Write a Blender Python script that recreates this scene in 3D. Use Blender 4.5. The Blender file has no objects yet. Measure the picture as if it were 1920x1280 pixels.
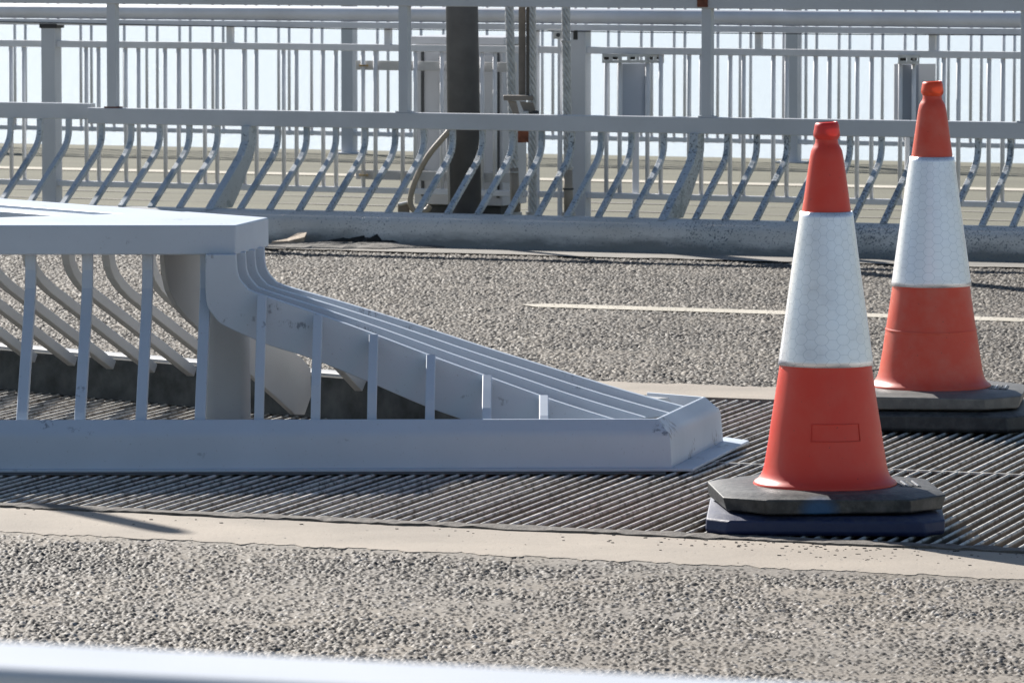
import bpy, bmesh, math, random
import numpy as np
from mathutils import Vector, Matrix
random.seed(7); np.random.seed(7)
R = math.radians
sc = bpy.context.scene
col = sc.collection

# ------------------------------------------------------------------ camera, sky, sun, exposure
FPX = 10667.0                      # focal length in pixels of the 1920 px wide photograph (200 mm)
PITCH = math.atan(845.0/FPX)
H = 1.6
cam_d = bpy.data.cameras.new('camera'); cam = bpy.data.objects.new('camera', cam_d); col.objects.link(cam)
cam_d.lens = 200; cam_d.sensor_width = 36; cam_d.clip_start = 0.5; cam_d.clip_end = 60000
cam.location = (0, 0, H); cam.rotation_euler = (R(90)-PITCH, 0, 0)
cam_d.dof.use_dof = True; cam_d.dof.focus_distance = 15.6; cam_d.dof.aperture_fstop = 25
sc.camera = cam
SUN_AZ, SUN_EL = R(31), R(31)      # sun stands behind the scene, 31 degrees left of the view direction
w = bpy.data.worlds.new('World'); sc.world = w; w.use_nodes = True
nt = w.node_tree; bg = nt.nodes['Background']
sky = nt.nodes.new('ShaderNodeTexSky'); sky.sky_type = 'NISHITA'; sky.sun_disc = False
sky.sun_elevation = SUN_EL; sky.sun_rotation = -SUN_AZ; sky.air_density = 1.0; sky.dust_density = 0.5; sky.ozone_density = 1.4
nt.links.new(sky.outputs[0], bg.inputs[0]); bg.inputs[1].default_value = 0.058
sd = bpy.data.lights.new('sun', 'SUN'); sd.energy = 5.0; sd.angle = R(0.53); sd.color = (1.0, 0.955, 0.89)
so = bpy.data.objects.new('sun', sd); col.objects.link(so)
sdir = Vector((-math.sin(SUN_AZ)*math.cos(SUN_EL), math.cos(SUN_AZ)*math.cos(SUN_EL), math.sin(SUN_EL)))
so.rotation_euler = sdir.to_track_quat('Z', 'Y').to_euler(); so.location = (-10, 20, 15)
sc.view_settings.view_transform = 'Standard'; sc.view_settings.look = 'None'
sc.view_settings.exposure = 0.74; sc.view_settings.gamma = 1

# ------------------------------------------------------------------ pixel helpers (1920 x 1280 photograph)
FW = Vector((0, math.cos(PITCH), -math.sin(PITCH))); UP = Vector((0, math.sin(PITCH), math.cos(PITCH)))
def ray(px, py): return FW*FPX + Vector((1,0,0))*(px-960) - UP*(py-640)
def G(px, py, h=0.0):
    d = ray(px, py); t = (h-H)/d.z; return Vector((d.x*t, d.y*t, h))
def D(px, py, Y):
    d = ray(px, py); t = Y/d.y; return Vector((d.x*t, Y, H+d.z*t))

# ------------------------------------------------------------------ object helpers
def tag(o, label=None, cat=None, group=None, kind=None):
    if label: o['label'] = label
    if cat: o['category'] = cat
    if group: o['group'] = group
    if kind: o['kind'] = kind
    return o
def thing(name, label, cat, loc=(0,0,0), group=None):
    o = bpy.data.objects.new(name, None); col.objects.link(o); o.location = loc; o.empty_display_size = .1
    return tag(o, label, cat, group)
class MB:
    def __init__(s): s.v = []; s.f = []
    def quadbox(s, base, top):
        "two loops of equal length -> closed solid"
        n = len(base); i = len(s.v); s.v += [tuple(p) for p in base]+[tuple(p) for p in top]
        s.f.append(tuple(range(i+n-1, i-1, -1))); s.f.append(tuple(range(i+n, i+2*n)))
        for k in range(n):
            j = (k+1) % n; s.f.append((i+k, i+j, i+n+j, i+n+k))
        return s
    def box(s, c, size, rz=0.0):
        x, y, z = size[0]/2, size[1]/2, size[2]/2; ca, sa = math.cos(rz), math.sin(rz)
        def p(a, b, d): return (c[0]+a*ca-b*sa, c[1]+a*sa+b*ca, c[2]+d)
        return s.quadbox([p(-x,-y,-z), p(x,-y,-z), p(x,y,-z), p(-x,y,-z)], [p(-x,-y,z), p(x,-y,z), p(x,y,z), p(-x,y,z)])
    def loops(s, loops, closed=True, caps=True):
        n = len(loops[0]); i0 = len(s.v)
        for L in loops: s.v += [tuple(p) for p in L]
        for a in range(len(loops)-1):
            for k in range(n if closed else n-1):
                j = (k+1) % n
                s.f.append((i0+a*n+k, i0+a*n+j, i0+(a+1)*n+j, i0+(a+1)*n+k))
        if caps:
            s.f.append(tuple(range(i0+n-1, i0-1, -1))); s.f.append(tuple(range(i0+(len(loops)-1)*n, i0+len(loops)*n)))
        return s
    def tube(s, pts, r, n=12, caps=True):
        pts = [Vector(p) for p in pts]; L = []
        up = Vector((0,0,1)); 
        for k, p in enumerate(pts):
            t = (pts[min(k+1, len(pts)-1)]-pts[max(k-1, 0)]).normalized()
            if k == 0:
                a = up.cross(t); a = a.normalized() if a.length > .01 else Vector((1,0,0))
            else: a = (a - t*a.dot(t)).normalized()
            b = t.cross(a); rr = r[k] if isinstance(r, (list, tuple)) else r
            L.append([p + a*rr*math.cos(2*math.pi*q/n) + b*rr*math.sin(2*math.pi*q/n) for q in range(n)])
        return s.loops(L, True, caps)
    def flat(s, poly):
        i = len(s.v); s.v += [tuple(p) for p in poly]; s.f.append(tuple(range(i, i+len(poly)))); return s
    def build(s, name, mat, parent=None, smooth=False, bevel=0.0, seg=2, origin=None):
        me = bpy.data.meshes.new(name)
        org = Vector(origin) if origin is not None else Vector((0,0,0))
        if parent is not None and origin is None: org = Vector(parent_loc(parent))
        me.from_pydata([tuple(Vector(v)-org) for v in s.v], [], s.f)
        bm = bmesh.new(); bm.from_mesh(me); bmesh.ops.recalc_face_normals(bm, faces=bm.faces); bm.to_mesh(me); bm.free()
        me.materials.append(mat); o = bpy.data.objects.new(name, me); col.objects.link(o)
        if parent is not None: o.parent = parent
        elif origin is not None: o.location = org
        if smooth: me.polygons.foreach_set('use_smooth', [True]*len(me.polygons))
        if bevel:
            m = o.modifiers.new('bevel', 'BEVEL'); m.width = bevel; m.segments = seg; m.limit_method = 'ANGLE'; m.angle_limit = R(35)
            if seg > 1: me.polygons.foreach_set('use_smooth', [True]*len(me.polygons)); m.harden_normals = True
        return o
def parent_loc(p):
    v = Vector((0,0,0))
    while p is not None: v = v + p.location; p = p.parent
    return v
def lathe(profile, c, n=64):
    return [[(c[0]+r*math.cos(2*math.pi*q/n), c[1]+r*math.sin(2*math.pi*q/n), c[2]+z) for q in range(n)] for r, z in profile]

# ------------------------------------------------------------------ materials
def M(name): 
    m = bpy.data.materials.new(name); m.use_nodes = True; return m, m.node_tree, m.node_tree.nodes['Principled BSDF']
def noise(n, scale, detail=4, rough=.55, vec=None, stretch=None, coord='Object'):
    t = n.nodes.new('ShaderNodeTexNoise'); t.inputs['Scale'].default_value = scale; t.inputs['Detail'].default_value = detail
    t.inputs['Roughness'].default_value = rough
    if vec is None:
        tc = n.nodes.new('ShaderNodeTexCoord'); vec = tc.outputs[coord]
        if coord == 'Geo': pass
    if stretch:
        mp = n.nodes.new('ShaderNodeMapping'); mp.inputs['Scale'].default_value = stretch; n.links.new(vec, mp.inputs[0]); vec = mp.outputs[0]
    n.links.new(vec, t.inputs['Vector']); return t
def ramp(n, src, stops):
    r = n.nodes.new('ShaderNodeValToRGB'); e = r.color_ramp.elements
    e[0].position = stops[0][0]; e[0].color = stops[0][1]; e[1].position = stops[-1][0]; e[1].color = stops[-1][1]
    for p, c in stops[1:-1]:
        x = e.new(p); x.color = c
    n.links.new(src, r.inputs[0]); return r
def g(v): return (v, v, v, 1)
def mixc(n, fac, a, b, mode='MIX'):
    m = n.nodes.new('ShaderNodeMix'); m.data_type = 'RGBA'; m.blend_type = mode
    for k, x in ((0, fac), (6, a), (7, b)):
        if hasattr(x, 'links') or hasattr(x, 'is_linked'): n.links.new(x, m.inputs[k])
        else: m.inputs[k].default_value = x
    return m.outputs[2]
def bump(n, b, h, strength, dist):
    x = n.nodes.new('ShaderNodeBump'); x.inputs['Strength'].default_value = strength; x.inputs['Distance'].default_value = dist
    n.links.new(h, x.inputs['Height']); n.links.new(x.outputs[0], b.inputs['Normal'])
def geopos(n):
    gn = n.nodes.new('ShaderNodeNewGeometry'); return gn.outputs['Position']

def paint(name, colr, chips=0.0, dirt=.25, rough=.38, chipscale=55, chipcol=(.13,.15,.17,1), patches=0.0, scuffs=False, splash=False):
    m, n, b = M(name); P = geopos(n)
    d = noise(n, 3.0, 6, .6, P); c = mixc(n, ramp(n, d.outputs[0], [(.35, g(0)), (.75, g(dirt))]).outputs[0], colr+(1,), (colr[0]*.62, colr[1]*.60, colr[2]*.56, 1))
    s = noise(n, 160, 3, .5, P); c = mixc(n, ramp(n, s.outputs[0], [(.68, g(0)), (.74, g(.45))]).outputs[0], c, (.25,.25,.24,1))
    if scuffs:
        a1 = noise(n, 5.5, 3, .5, P, (1,1,2.2)); a2 = noise(n, 60, 6, .7, P, (1,1,.5)); ml = n.nodes.new('ShaderNodeMath'); ml.operation = 'MULTIPLY'
        n.links.new(ramp(n, a1.outputs[0], [(.64, g(0)), (.68, g(1))]).outputs[0], ml.inputs[0]); n.links.new(ramp(n, a2.outputs[0], [(.52, g(0)), (.60, g(.8))]).outputs[0], ml.inputs[1])
        c = mixc(n, ml.outputs[0], c, (.16,.18,.22,1))
    if splash:
        sz = n.nodes.new('ShaderNodeSeparateXYZ'); n.links.new(P, sz.inputs[0]); sn = noise(n, 2.6, 7, .7, P, (1,1,3))
        zz = n.nodes.new('ShaderNodeMath'); zz.operation = 'MULTIPLY_ADD'; zz.inputs[1].default_value = -5.5; n.links.new(sz.outputs[2], zz.inputs[0]); n.links.new(sn.outputs[0], zz.inputs[2])
        c = mixc(n, ramp(n, zz.outputs[0], [(.08, g(0)), (.40, g(.8))]).outputs[0], c, (.10,.105,.10,1))
    if patches:
        q = noise(n, 9, 5, .62, P); c = mixc(n, ramp(n, q.outputs[0], [(.60-patches*.12, g(0)), (.64-patches*.12, g(.75))]).outputs[0], c, (.26,.32,.37,1))
    if chips:
        k = noise(n, chipscale, 5, .65, P); big = noise(n, 3.5, 3, .5, P)
        sepx = n.nodes.new('ShaderNodeSeparateXYZ'); n.links.new(P, sepx.inputs[0])
        xr = n.nodes.new('ShaderNodeMapRange'); xr.inputs[1].default_value = -1.3; xr.inputs[2].default_value = 1.6
        xr.inputs[3].default_value = .0; xr.inputs[4].default_value = .075; n.links.new(sepx.outputs[0], xr.inputs[0])
        ad = n.nodes.new('ShaderNodeMath'); ad.operation = 'MULTIPLY_ADD'; ad.inputs[1].default_value = .22
        n.links.new(big.outputs[0], ad.inputs[0]); n.links.new(k.outputs[0], ad.inputs[2])
        ad2 = n.nodes.new('ShaderNodeMath'); ad2.operation = 'ADD'; n.links.new(ad.outputs[0], ad2.inputs[0]); n.links.new(xr.outputs[0], ad2.inputs[1])
        t = .80-chips*.1
        f = ramp(n, ad2.outputs[0], [(t, g(0)), (t+.012, g(1))]); c = mixc(n, f.outputs[0], c, chipcol)
        bump(n, b, f.outputs[0], .3, -.002)
    n.links.new(c, b.inputs['Base Color']); rr = ramp(n, d.outputs[0], [(.3, g(rough)), (.8, g(min(1, rough+.25)))]); n.links.new(rr.outputs[0], b.inputs['Roughness'])
    return m
def plain(name, colr, rough=.6, metal=0, var=.25, scale=8, bumpd=0.0, bs=60):
    m, n, b = M(name); P = geopos(n); d = noise(n, scale, 6, .6, P)
    c = mixc(n, ramp(n, d.outputs[0], [(.3, g(0)), (.7, g(1))]).outputs[0], tuple(x*(1-var) for x in colr)+(1,), tuple(min(1, x*(1+var)) for x in colr)+(1,))
    n.links.new(c, b.inputs['Base Color']); b.inputs['Roughness'].default_value = rough; b.inputs['Metallic'].default_value = metal
    if bumpd: bump(n, b, noise(n, bs, 5, .6, P).outputs[0], .6, bumpd)
    return m
WP = (.58, .60, .63)
m_white = paint('white_barrier_paint', WP, dirt=.3)
m_front = paint('clean_white_barrier_paint', (.54,.60,.68), dirt=.25, scuffs=True)
m_pale = paint('dusty_white_paint', (.50,.50,.50), dirt=.4)
m_inner = plain('dark_kerb_inner_face', (.075,.08,.08), .8, var=.5, scale=14)
m_chip = paint('chipped_white_paint', (.50,.55,.60), chips=.8, dirt=.4, patches=.35, chipscale=95)
m_kerbA = paint('stained_kerb_paint', (.66,.65,.63), chips=.42, dirt=.6, chipscale=120, splash=True, rough=.3)
m_fence = paint('grey_white_fence_paint', (.76,.77,.81), dirt=.5)
m_post = paint('fence_post_paint', (.56,.58,.62), dirt=.3)
m_cab = paint('cabinet_paint', (.47,.49,.53), dirt=.2, rough=.5)
m_black = plain('black_rubber', (.02,.02,.022), .5, var=.3)
m_slot = plain('dark_slot', (.05,.055,.06), .7)
m_pole = plain('dark_grey_column_paint', (.105,.108,.118), .55, var=.15, scale=12)
m_brown = plain('weathered_brown_steel', (.19,.165,.14), .6, var=.25, scale=14)
m_rust = plain('rusty_steel', (.16,.055,.03), .8, var=.5, scale=30)
m_rope = plain('galvanised_wire_rope', (.52,.53,.53), .5, var=.25, scale=40)
m_hose = plain('grey_brown_hose', (.30,.26,.21), .5, var=.2)
m_galv = plain('galvanised_steel', (.45,.46,.47), .42, metal=.5, var=.2, scale=30)
m_brass = plain('brass_bolt', (.45,.33,.17), .35, metal=.7)

# cone plastics
def cone_mat(name, colr, dusty=.3):
    m, n, b = M(name); P = geopos(n); d = noise(n, 14, 5, .6, P)
    c = mixc(n, ramp(n, d.outputs[0], [(.42, g(0)), (.8, g(dusty))]).outputs[0], colr+(1,), (.62,.30,.22,1))
    sp = noise(n, 130, 2, .5, P); c = mixc(n, ramp(n, sp.outputs[0], [(.72, g(0)), (.76, g(.6))]).outputs[0], c, (.12,.04,.03,1))
    n.links.new(c, b.inputs['Base Color']); b.inputs['Roughness'].default_value = .42
    b.inputs['Subsurface Weight'].default_value = .06; b.inputs['Subsurface Radius'].default_value = (.02,.004,.002); b.inputs['Subsurface Scale'].default_value = .5
    bump(n, b, noise(n, 35, 3, .5, P).outputs[0], .15, .002)
    return m
m_cone1 = cone_mat('bright_red_cone_plastic', (.76,.055,.028), .12)
m_cone2 = cone_mat('dusty_orange_red_cone_plastic', (.72,.075,.035), .3)
def cap_mat(name, colr):
    m, n, b = M(name); b.inputs['Base Color'].default_value = colr; b.inputs['Roughness'].default_value = .4
    tr = n.nodes.new('ShaderNodeBsdfTranslucent'); tr.inputs[0].default_value = colr
    mx = n.nodes.new('ShaderNodeMixShader'); mx.inputs[0].default_value = .10
    n.links.new(b.outputs[0], mx.inputs[1]); n.links.new(tr.outputs[0], mx.inputs[2]); n.links.new(mx.outputs[0], n.nodes['Material Output'].inputs[0])
    return m
m_cap1 = cap_mat('thin_red_cap_plastic', (.72,.045,.035,1)); m_cap2 = cap_mat('thin_orange_cap_plastic', (.78,.08,.02,1))
def sleeve_mat():
    m, n, b = M('white_reflective_sleeve'); uv = n.nodes.new('ShaderNodeUVMap'); uv.uv_map = 'sleeve'
    def lat(off):
        a = n.nodes.new('ShaderNodeVectorMath'); a.operation = 'ADD'; a.inputs[1].default_value = off; n.links.new(uv.outputs[0], a.inputs[0])
        f = n.nodes.new('ShaderNodeVectorMath'); f.operation = 'MODULO'; f.inputs[1].default_value = (S, S*1.7320508, 1); n.links.new(a.outputs[0], f.inputs[0])
        s = n.nodes.new('ShaderNodeVectorMath'); s.operation = 'SUBTRACT'; s.inputs[1].default_value = (S/2, S*.8660254, 0); n.links.new(f.outputs[0], s.inputs[0])
        l = n.nodes.new('ShaderNodeVectorMath'); l.operation = 'LENGTH'; n.links.new(s.outputs[0], l.inputs[0]); return s.outputs[0], l.outputs['Value']
    S = .043
    _, l1 = lat((10*S, 10*S*1.7320508, 0)); _, l2 = lat((10.5*S, 10.5*S*1.7320508, 0))
    def mth(op, a, b_=None):
        x = n.nodes.new('ShaderNodeMath'); x.operation = op
        for k, v in ((0, a), (1, b_)):
            if v is None: continue
            if isinstance(v, (int, float)): x.inputs[k].default_value = v
            else: n.links.new(v, x.inputs[k])
        return x.outputs[0]
    mn = mth('MINIMUM', l1, l2); ring = mth('LESS_THAN', mth('ABSOLUTE', mth('SUBTRACT', mn, .0135)), .0006)
    # boundaries between neighbouring cells: second-nearest minus nearest
    vor = n.nodes.new('ShaderNodeVectorMath'); 
    # hexagon edges by three directions
    edges = None
    for (off) in ((10*S, 10*S*1.7320508, 0), (10.5*S, 10.5*S*1.7320508, 0)):
        sv, ln = lat(off)
        m1 = None
        for ang in (30, 90, 150):
            dt = n.nodes.new('ShaderNodeVectorMath'); dt.operation = 'DOT_PRODUCT'; dt.inputs[1].default_value = (math.cos(R(ang)), math.sin(R(ang)), 0)
            n.links.new(sv, dt.inputs[0]); av = mth('ABSOLUTE', dt.outputs['Value']); m1 = av if m1 is None else mth('MINIMUM', m1, av)
        e = mth('MULTIPLY', mth('LESS_THAN', m1, .0006), mth('GREATER_THAN', ln, .0135))
        near = mth('LESS_THAN', ln, S*.505); e = mth('MULTIPLY', e, near)
        edges = e if edges is None else mth('MAXIMUM', edges, e)
    line = mth('MAXIMUM', ring, edges)
    P = geopos(n); d = noise(n, 12, 6, .65, P)
    base = mixc(n, ramp(n, d.outputs[0], [(.5, g(0)), (.8, g(.5))]).outputs[0], (.93,.94,.98,1), (.62,.60,.62,1))
    c = mixc(n, mth('MULTIPLY', line, .42), base, (.36,.40,.46,1)); n.links.new(c, b.inputs['Base Color'])
    b.inputs['Roughness'].default_value = .38; b.inputs['Metallic'].default_value = .6; b.inputs['Coat Weight'].default_value = .3
    bump(n, b, noise(n, 18, 4, .6, P).outputs[0], .25, .003)
    return m
m_sleeve = sleeve_mat()
def base_mat(name, colr, blue=None, scuff=.6, dustc=.6):
    m, n, b = M(name); P = geopos(n); d = noise(n, 22, 7, .65, P)
    c = mixc(n, ramp(n, d.outputs[0], [(.45, g(0)), (.72, g(scuff))]).outputs[0], colr+(1,), (.22,.215,.20,1))
    gn = n.nodes.new('ShaderNodeNewGeometry'); sp = n.nodes.new('ShaderNodeSeparateXYZ'); n.links.new(gn.outputs['Normal'], sp.inputs[0])
    dust = noise(n, 60, 5, .7, P)   # dust lies on the upper faces
    mm = n.nodes.new('ShaderNodeMath'); mm.operation = 'MULTIPLY'; n.links.new(sp.outputs[2], mm.inputs[0]); n.links.new(ramp(n, dust.outputs[0], [(.35, g(.0)), (.62, g(dustc))]).outputs[0], mm.inputs[1]); mm.use_clamp = True
    c = mixc(n, mm.outputs[0], c, (.15,.145,.135,1))
    if blue:
        tc = n.nodes.new('ShaderNodeVectorMath'); tc.operation = 'SUBTRACT'; tc.inputs[1].default_value = blue; n.links.new(P, tc.inputs[0])
        mp = n.nodes.new('ShaderNodeVectorMath'); mp.operation = 'MULTIPLY'; mp.inputs[1].default_value = (1, .4, 1.6); n.links.new(tc.outputs[0], mp.inputs[0])
        ln = n.nodes.new('ShaderNodeVectorMath'); ln.operation = 'LENGTH'; n.links.new(mp.outputs[0], ln.inputs[0])
        mr = n.nodes.new('ShaderNodeMapRange'); mr.inputs[1].default_value = .058; mr.inputs[2].default_value = .022; mr.inputs[3].default_value = 0; mr.inputs[4].default_value = .75; n.links.new(ln.outputs['Value'], mr.inputs[0])
        c = mixc(n, mr.outputs[0], c, (.015,.10,.24,1))
    n.links.new(c, b.inputs['Base Color']); b.inputs['Roughness'].default_value = .55
    bump(n, b, d.outputs[0], .5, .004)
    return m

# ground materials
def stones_mat(name, dustc, stones, dark):
    m, n, b = M(name)
    a1 = n.nodes.new('ShaderNodeAttribute'); a1.attribute_name = 'tone'; a2 = n.nodes.new('ShaderNodeAttribute'); a2.attribute_name = 'fill'
    a3 = n.nodes.new('ShaderNodeAttribute'); a3.attribute_name = 'pit'
    st = ramp(n, a1.outputs['Fac'], stones); P = geopos(n)
    fn = noise(n, 260, 3, .6, P); dd = mixc(n, ramp(n, fn.outputs[0], [(.35, g(0)), (.7, g(1))]).outputs[0], tuple(x*.8 for x in dustc)+(1,), dustc+(1,))
    big = noise(n, 1.6, 5, .6, P); dd = mixc(n, ramp(n, big.outputs[0], [(.4, g(0)), (.7, g(.35))]).outputs[0], dd, (.30,.29,.28,1))
    c = mixc(n, a2.outputs['Fac'], st.outputs[0], dd); c = mixc(n, a3.outputs['Fac'], c, dark)
    wv = noise(n, 1.1, 5, .6, P, (.35,1.6,1)); c = mixc(n, .9, c, ramp(n, wv.outputs[0], [(.35, g(.62)), (.62, g(1))]).outputs[0], 'MULTIPLY')
    n.links.new(c, b.inputs['Base Color']); b.inputs['Roughness'].default_value = .7
    bump(n, b, fn.outputs[0], .4, .002)
    return m
m_near = stones_mat('worn_stone_chip_asphalt', (.28,.235,.18), [(0, (.03,.025,.020,1)), (.4, (.09,.075,.06,1)), (.75, (.20,.172,.14,1)), (1, (.38,.355,.33,1))], (.022,.018,.014,1))
m_mid = stones_mat('coarse_stone_chip_asphalt', (.19,.157,.115), [(0, (.022,.019,.016,1)), (.4, (.085,.072,.058,1)), (.75, (.20,.172,.138,1)), (1, (.38,.335,.275,1))], (.015,.014,.013,1))
def conc(name, c0, c1, speck=.5):
    m, n, b = M(name); P = geopos(n); d = noise(n, 2.2, 7, .6, P); c = mixc(n, ramp(n, d.outputs[0], [(.35, g(0)), (.65, g(1))]).outputs[0], c0+(1,), c1+(1,))
    s = noise(n, 70, 4, .6, P, (1,.35,1)); c = mixc(n, ramp(n, s.outputs[0], [(.66, g(0)), (.69, g(speck))]).outputs[0], c, (.10,.09,.08,1))
    f = noise(n, 300, 3, .5, P); c = mixc(n, .25, c, ramp(n, f.outputs[0], [(.3, g(.12)), (.7, g(.8))]).outputs[0], 'SOFT_LIGHT')
    n.links.new(c, b.inputs['Base Color']); b.inputs['Roughness'].default_value = .8; bump(n, b, s.outputs[0], .3, -.003); return m
m_conc = conc('pale_concrete', (.39,.335,.272), (.29,.25,.205), .9)
m_grimec = conc('stained_concrete', (.33,.30,.26), (.20,.19,.17))
def deckm():
    m, n, b = M('khaki_gritted_footway'); P = geopos(n); d = noise(n, 90, 4, .7, P, (1,.3,1)); c = mixc(n, ramp(n, d.outputs[0], [(.4, g(0)), (.65, g(1))]).outputs[0], (.125,.12,.083,1), (.20,.192,.135,1))
    e = noise(n, 1.2, 5, .6, P, (.3,1.8,1)); c = mixc(n, ramp(n, e.outputs[0], [(.4, g(0)), (.62, g(.6))]).outputs[0], c, (.11,.105,.075,1))
    n.links.new(c, b.inputs['Base Color']); b.inputs['Roughness'].default_value = .9; bump(n, b, d.outputs[0], .5, .004); return m
m_deck = deckm()
m_line = conc('worn_white_road_paint', (.46,.42,.34), (.58,.53,.44), .5)
m_dirt = plain('debris_floor', (.17,.135,.10), .95, var=.45, scale=18, bumpd=.01, bs=30)
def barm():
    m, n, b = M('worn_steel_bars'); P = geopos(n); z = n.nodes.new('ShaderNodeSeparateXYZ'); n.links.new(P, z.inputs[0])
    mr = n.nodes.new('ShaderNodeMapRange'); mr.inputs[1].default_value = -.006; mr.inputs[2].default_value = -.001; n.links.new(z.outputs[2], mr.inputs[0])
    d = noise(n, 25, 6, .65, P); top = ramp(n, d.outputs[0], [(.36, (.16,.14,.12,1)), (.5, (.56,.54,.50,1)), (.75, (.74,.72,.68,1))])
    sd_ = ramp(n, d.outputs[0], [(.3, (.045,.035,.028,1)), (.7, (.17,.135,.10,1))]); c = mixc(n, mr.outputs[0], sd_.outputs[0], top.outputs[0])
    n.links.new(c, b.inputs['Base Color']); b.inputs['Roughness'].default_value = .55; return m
m_bars = barm()
m_seal = plain('cracked_joint_sealant', (.13,.115,.10), .85, var=.5, scale=25, bumpd=.012, bs=40)
def waterm():
    m, n, b = M('haze_whitened_water'); b.inputs['Base Color'].default_value = (.66,.72,.76,1); b.inputs['Roughness'].default_value = .25  # pale base colour stands in for sunlit haze above the water
    P = geopos(n); bump(n, b, noise(n, .6, 6, .6, P).outputs[0], 1, .5); return m
m_water = waterm()

# ------------------------------------------------------------------ setting: water, road, footway
SL = -.40                                                # slope of the joint and the carriageway in plan
def yline(Y0, x, s=SL): return Y0 + s*x
def struct(o): o['kind'] = 'structure'; return o
o = MB().flat([(-30000,-200,-42),(30000,-200,-42),(30000,55000,-42),(-30000,55000,-42)]).build('water', m_water); struct(o)

def stone_field(name, x0, x1, nx, y_lo, y_hi, ny, cell, mat, dustlevel, dustvar, amp, seed, zoff=0.0, slo=SL, edge=None):
    "grid between two skewed lines, with a bed of half buried stones as real relief"
    rs = np.random.RandomState(seed)
    xs = np.linspace(x0, x1, nx); vs = np.linspace(0, 1, ny)
    X, V = np.meshgrid(xs, vs); Y = (y_lo + slo*X)*(1-V) + (y_hi + slo*X)*V
    X0 = X; X = X/1.45
    gx = np.floor(X/cell).astype(int); gy = np.floor(Y/(cell)).astype(int)
    gx0 = gx.min()-2; gy0 = gy.min()-2; W = gx.max()-gx0+4; Hh = gy.max()-gy0+4
    jx = rs.rand(W, Hh); jy = rs.rand(W, Hh); hh = rs.rand(W, Hh)**1.3; tt = rs.rand(W, Hh); rad = .55+.5*rs.rand(W, Hh); ex = .8+.5*rs.rand(W,Hh)
    best = np.full(X.shape, -1e9); tone = np.zeros(X.shape)
    for a in (-1, 0, 1):
        for b in (-1, 0, 1):
            ix = gx+a-gx0; iy = gy+b-gy0
            cx = (gx+a+jx[ix, iy])*cell; cy = (gy+b+jy[ix, iy])*cell; r = rad[ix, iy]*cell
            d2 = ((X-cx)/r*ex[ix,iy])**2 + ((Y-cy)/r/ex[ix,iy])**2
            z = (hh[ix, iy]*.9 - .9*d2 - .25*d2*d2)
            k = z > best; best = np.where(k, z, best); tone = np.where(k, tt[ix, iy], tone)
    best = np.maximum(best, -1.2); X = X0
    def vn(sx, sy, sd):
        r2 = np.random.RandomState(sd); gxn = r2.rand(400, 400)
        u = (X/sx) % 399; v_ = (Y/sy) % 399; iu = u.astype(int); iv = v_.astype(int); fu = u-iu; fv = v_-iv; fu = fu*fu*(3-2*fu); fv = fv*fv*(3-2*fv)
        iu2 = (iu+1) % 400; iv2 = (iv+1) % 400
        return (gxn[iu, iv]*(1-fu)*(1-fv)+gxn[iu2, iv]*fu*(1-fv)+gxn[iu, iv2]*(1-fu)*fv+gxn[iu2, iv2]*fu*fv)
    nz = .5*vn(.35, .18, seed+1)+.3*vn(.09, .07, seed+2)+.2*vn(.03, .03, seed+3)
    fillv = dustlevel + dustvar*(nz-.5)
    if edge is not None:
        dd_ = edge-(Y-slo*X); fillv = fillv + .7*np.exp(-np.clip(dd_,0,9)/.05) ; fillv = np.minimum(fillv, .66)
    fine = vn(.006, .006, seed+5)-.5
    fill = np.clip((fillv-best)/.12+.5, 0, 1)
    z = np.where(best > fillv, best, fillv - .0*best) ; z = z + .12*fine
    pit = np.clip((-.18-z)/.30, 0, 1)
    Z = z*amp + zoff
    nv = nx*ny
    co = np.empty((nv, 3), dtype=np.float32); co[:,0] = X.ravel(); co[:,1] = Y.ravel(); co[:,2] = Z.ravel()
    idx = np.arange(nv).reshape(ny, nx); q = np.stack([idx[:-1,:-1], idx[:-1,1:], idx[1:,1:], idx[1:,:-1]], -1).reshape(-1, 4)
    me = bpy.data.meshes.new(name); me.vertices.add(nv); me.vertices.foreach_set('co', co.ravel())
    me.loops.add(q.size); me.loops.foreach_set('vertex_index', q.ravel().astype(np.int32)); me.polygons.add(len(q))
    me.polygons.foreach_set('loop_start', (np.arange(len(q))*4).astype(np.int32)); me.update(calc_edges=True)
    me.polygons.foreach_set('use_smooth', np.ones(len(q), dtype=bool))
    for nm, arr in (('tone', tone), ('fill', fill), ('pit', pit)):
        at = me.attributes.new(nm, 'FLOAT', 'POINT'); at.data.foreach_set('value', arr.ravel().astype(np.float32))
    me.materials.append(mat); o = bpy.data.objects.new(name, me); col.objects.link(o); return o

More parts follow.
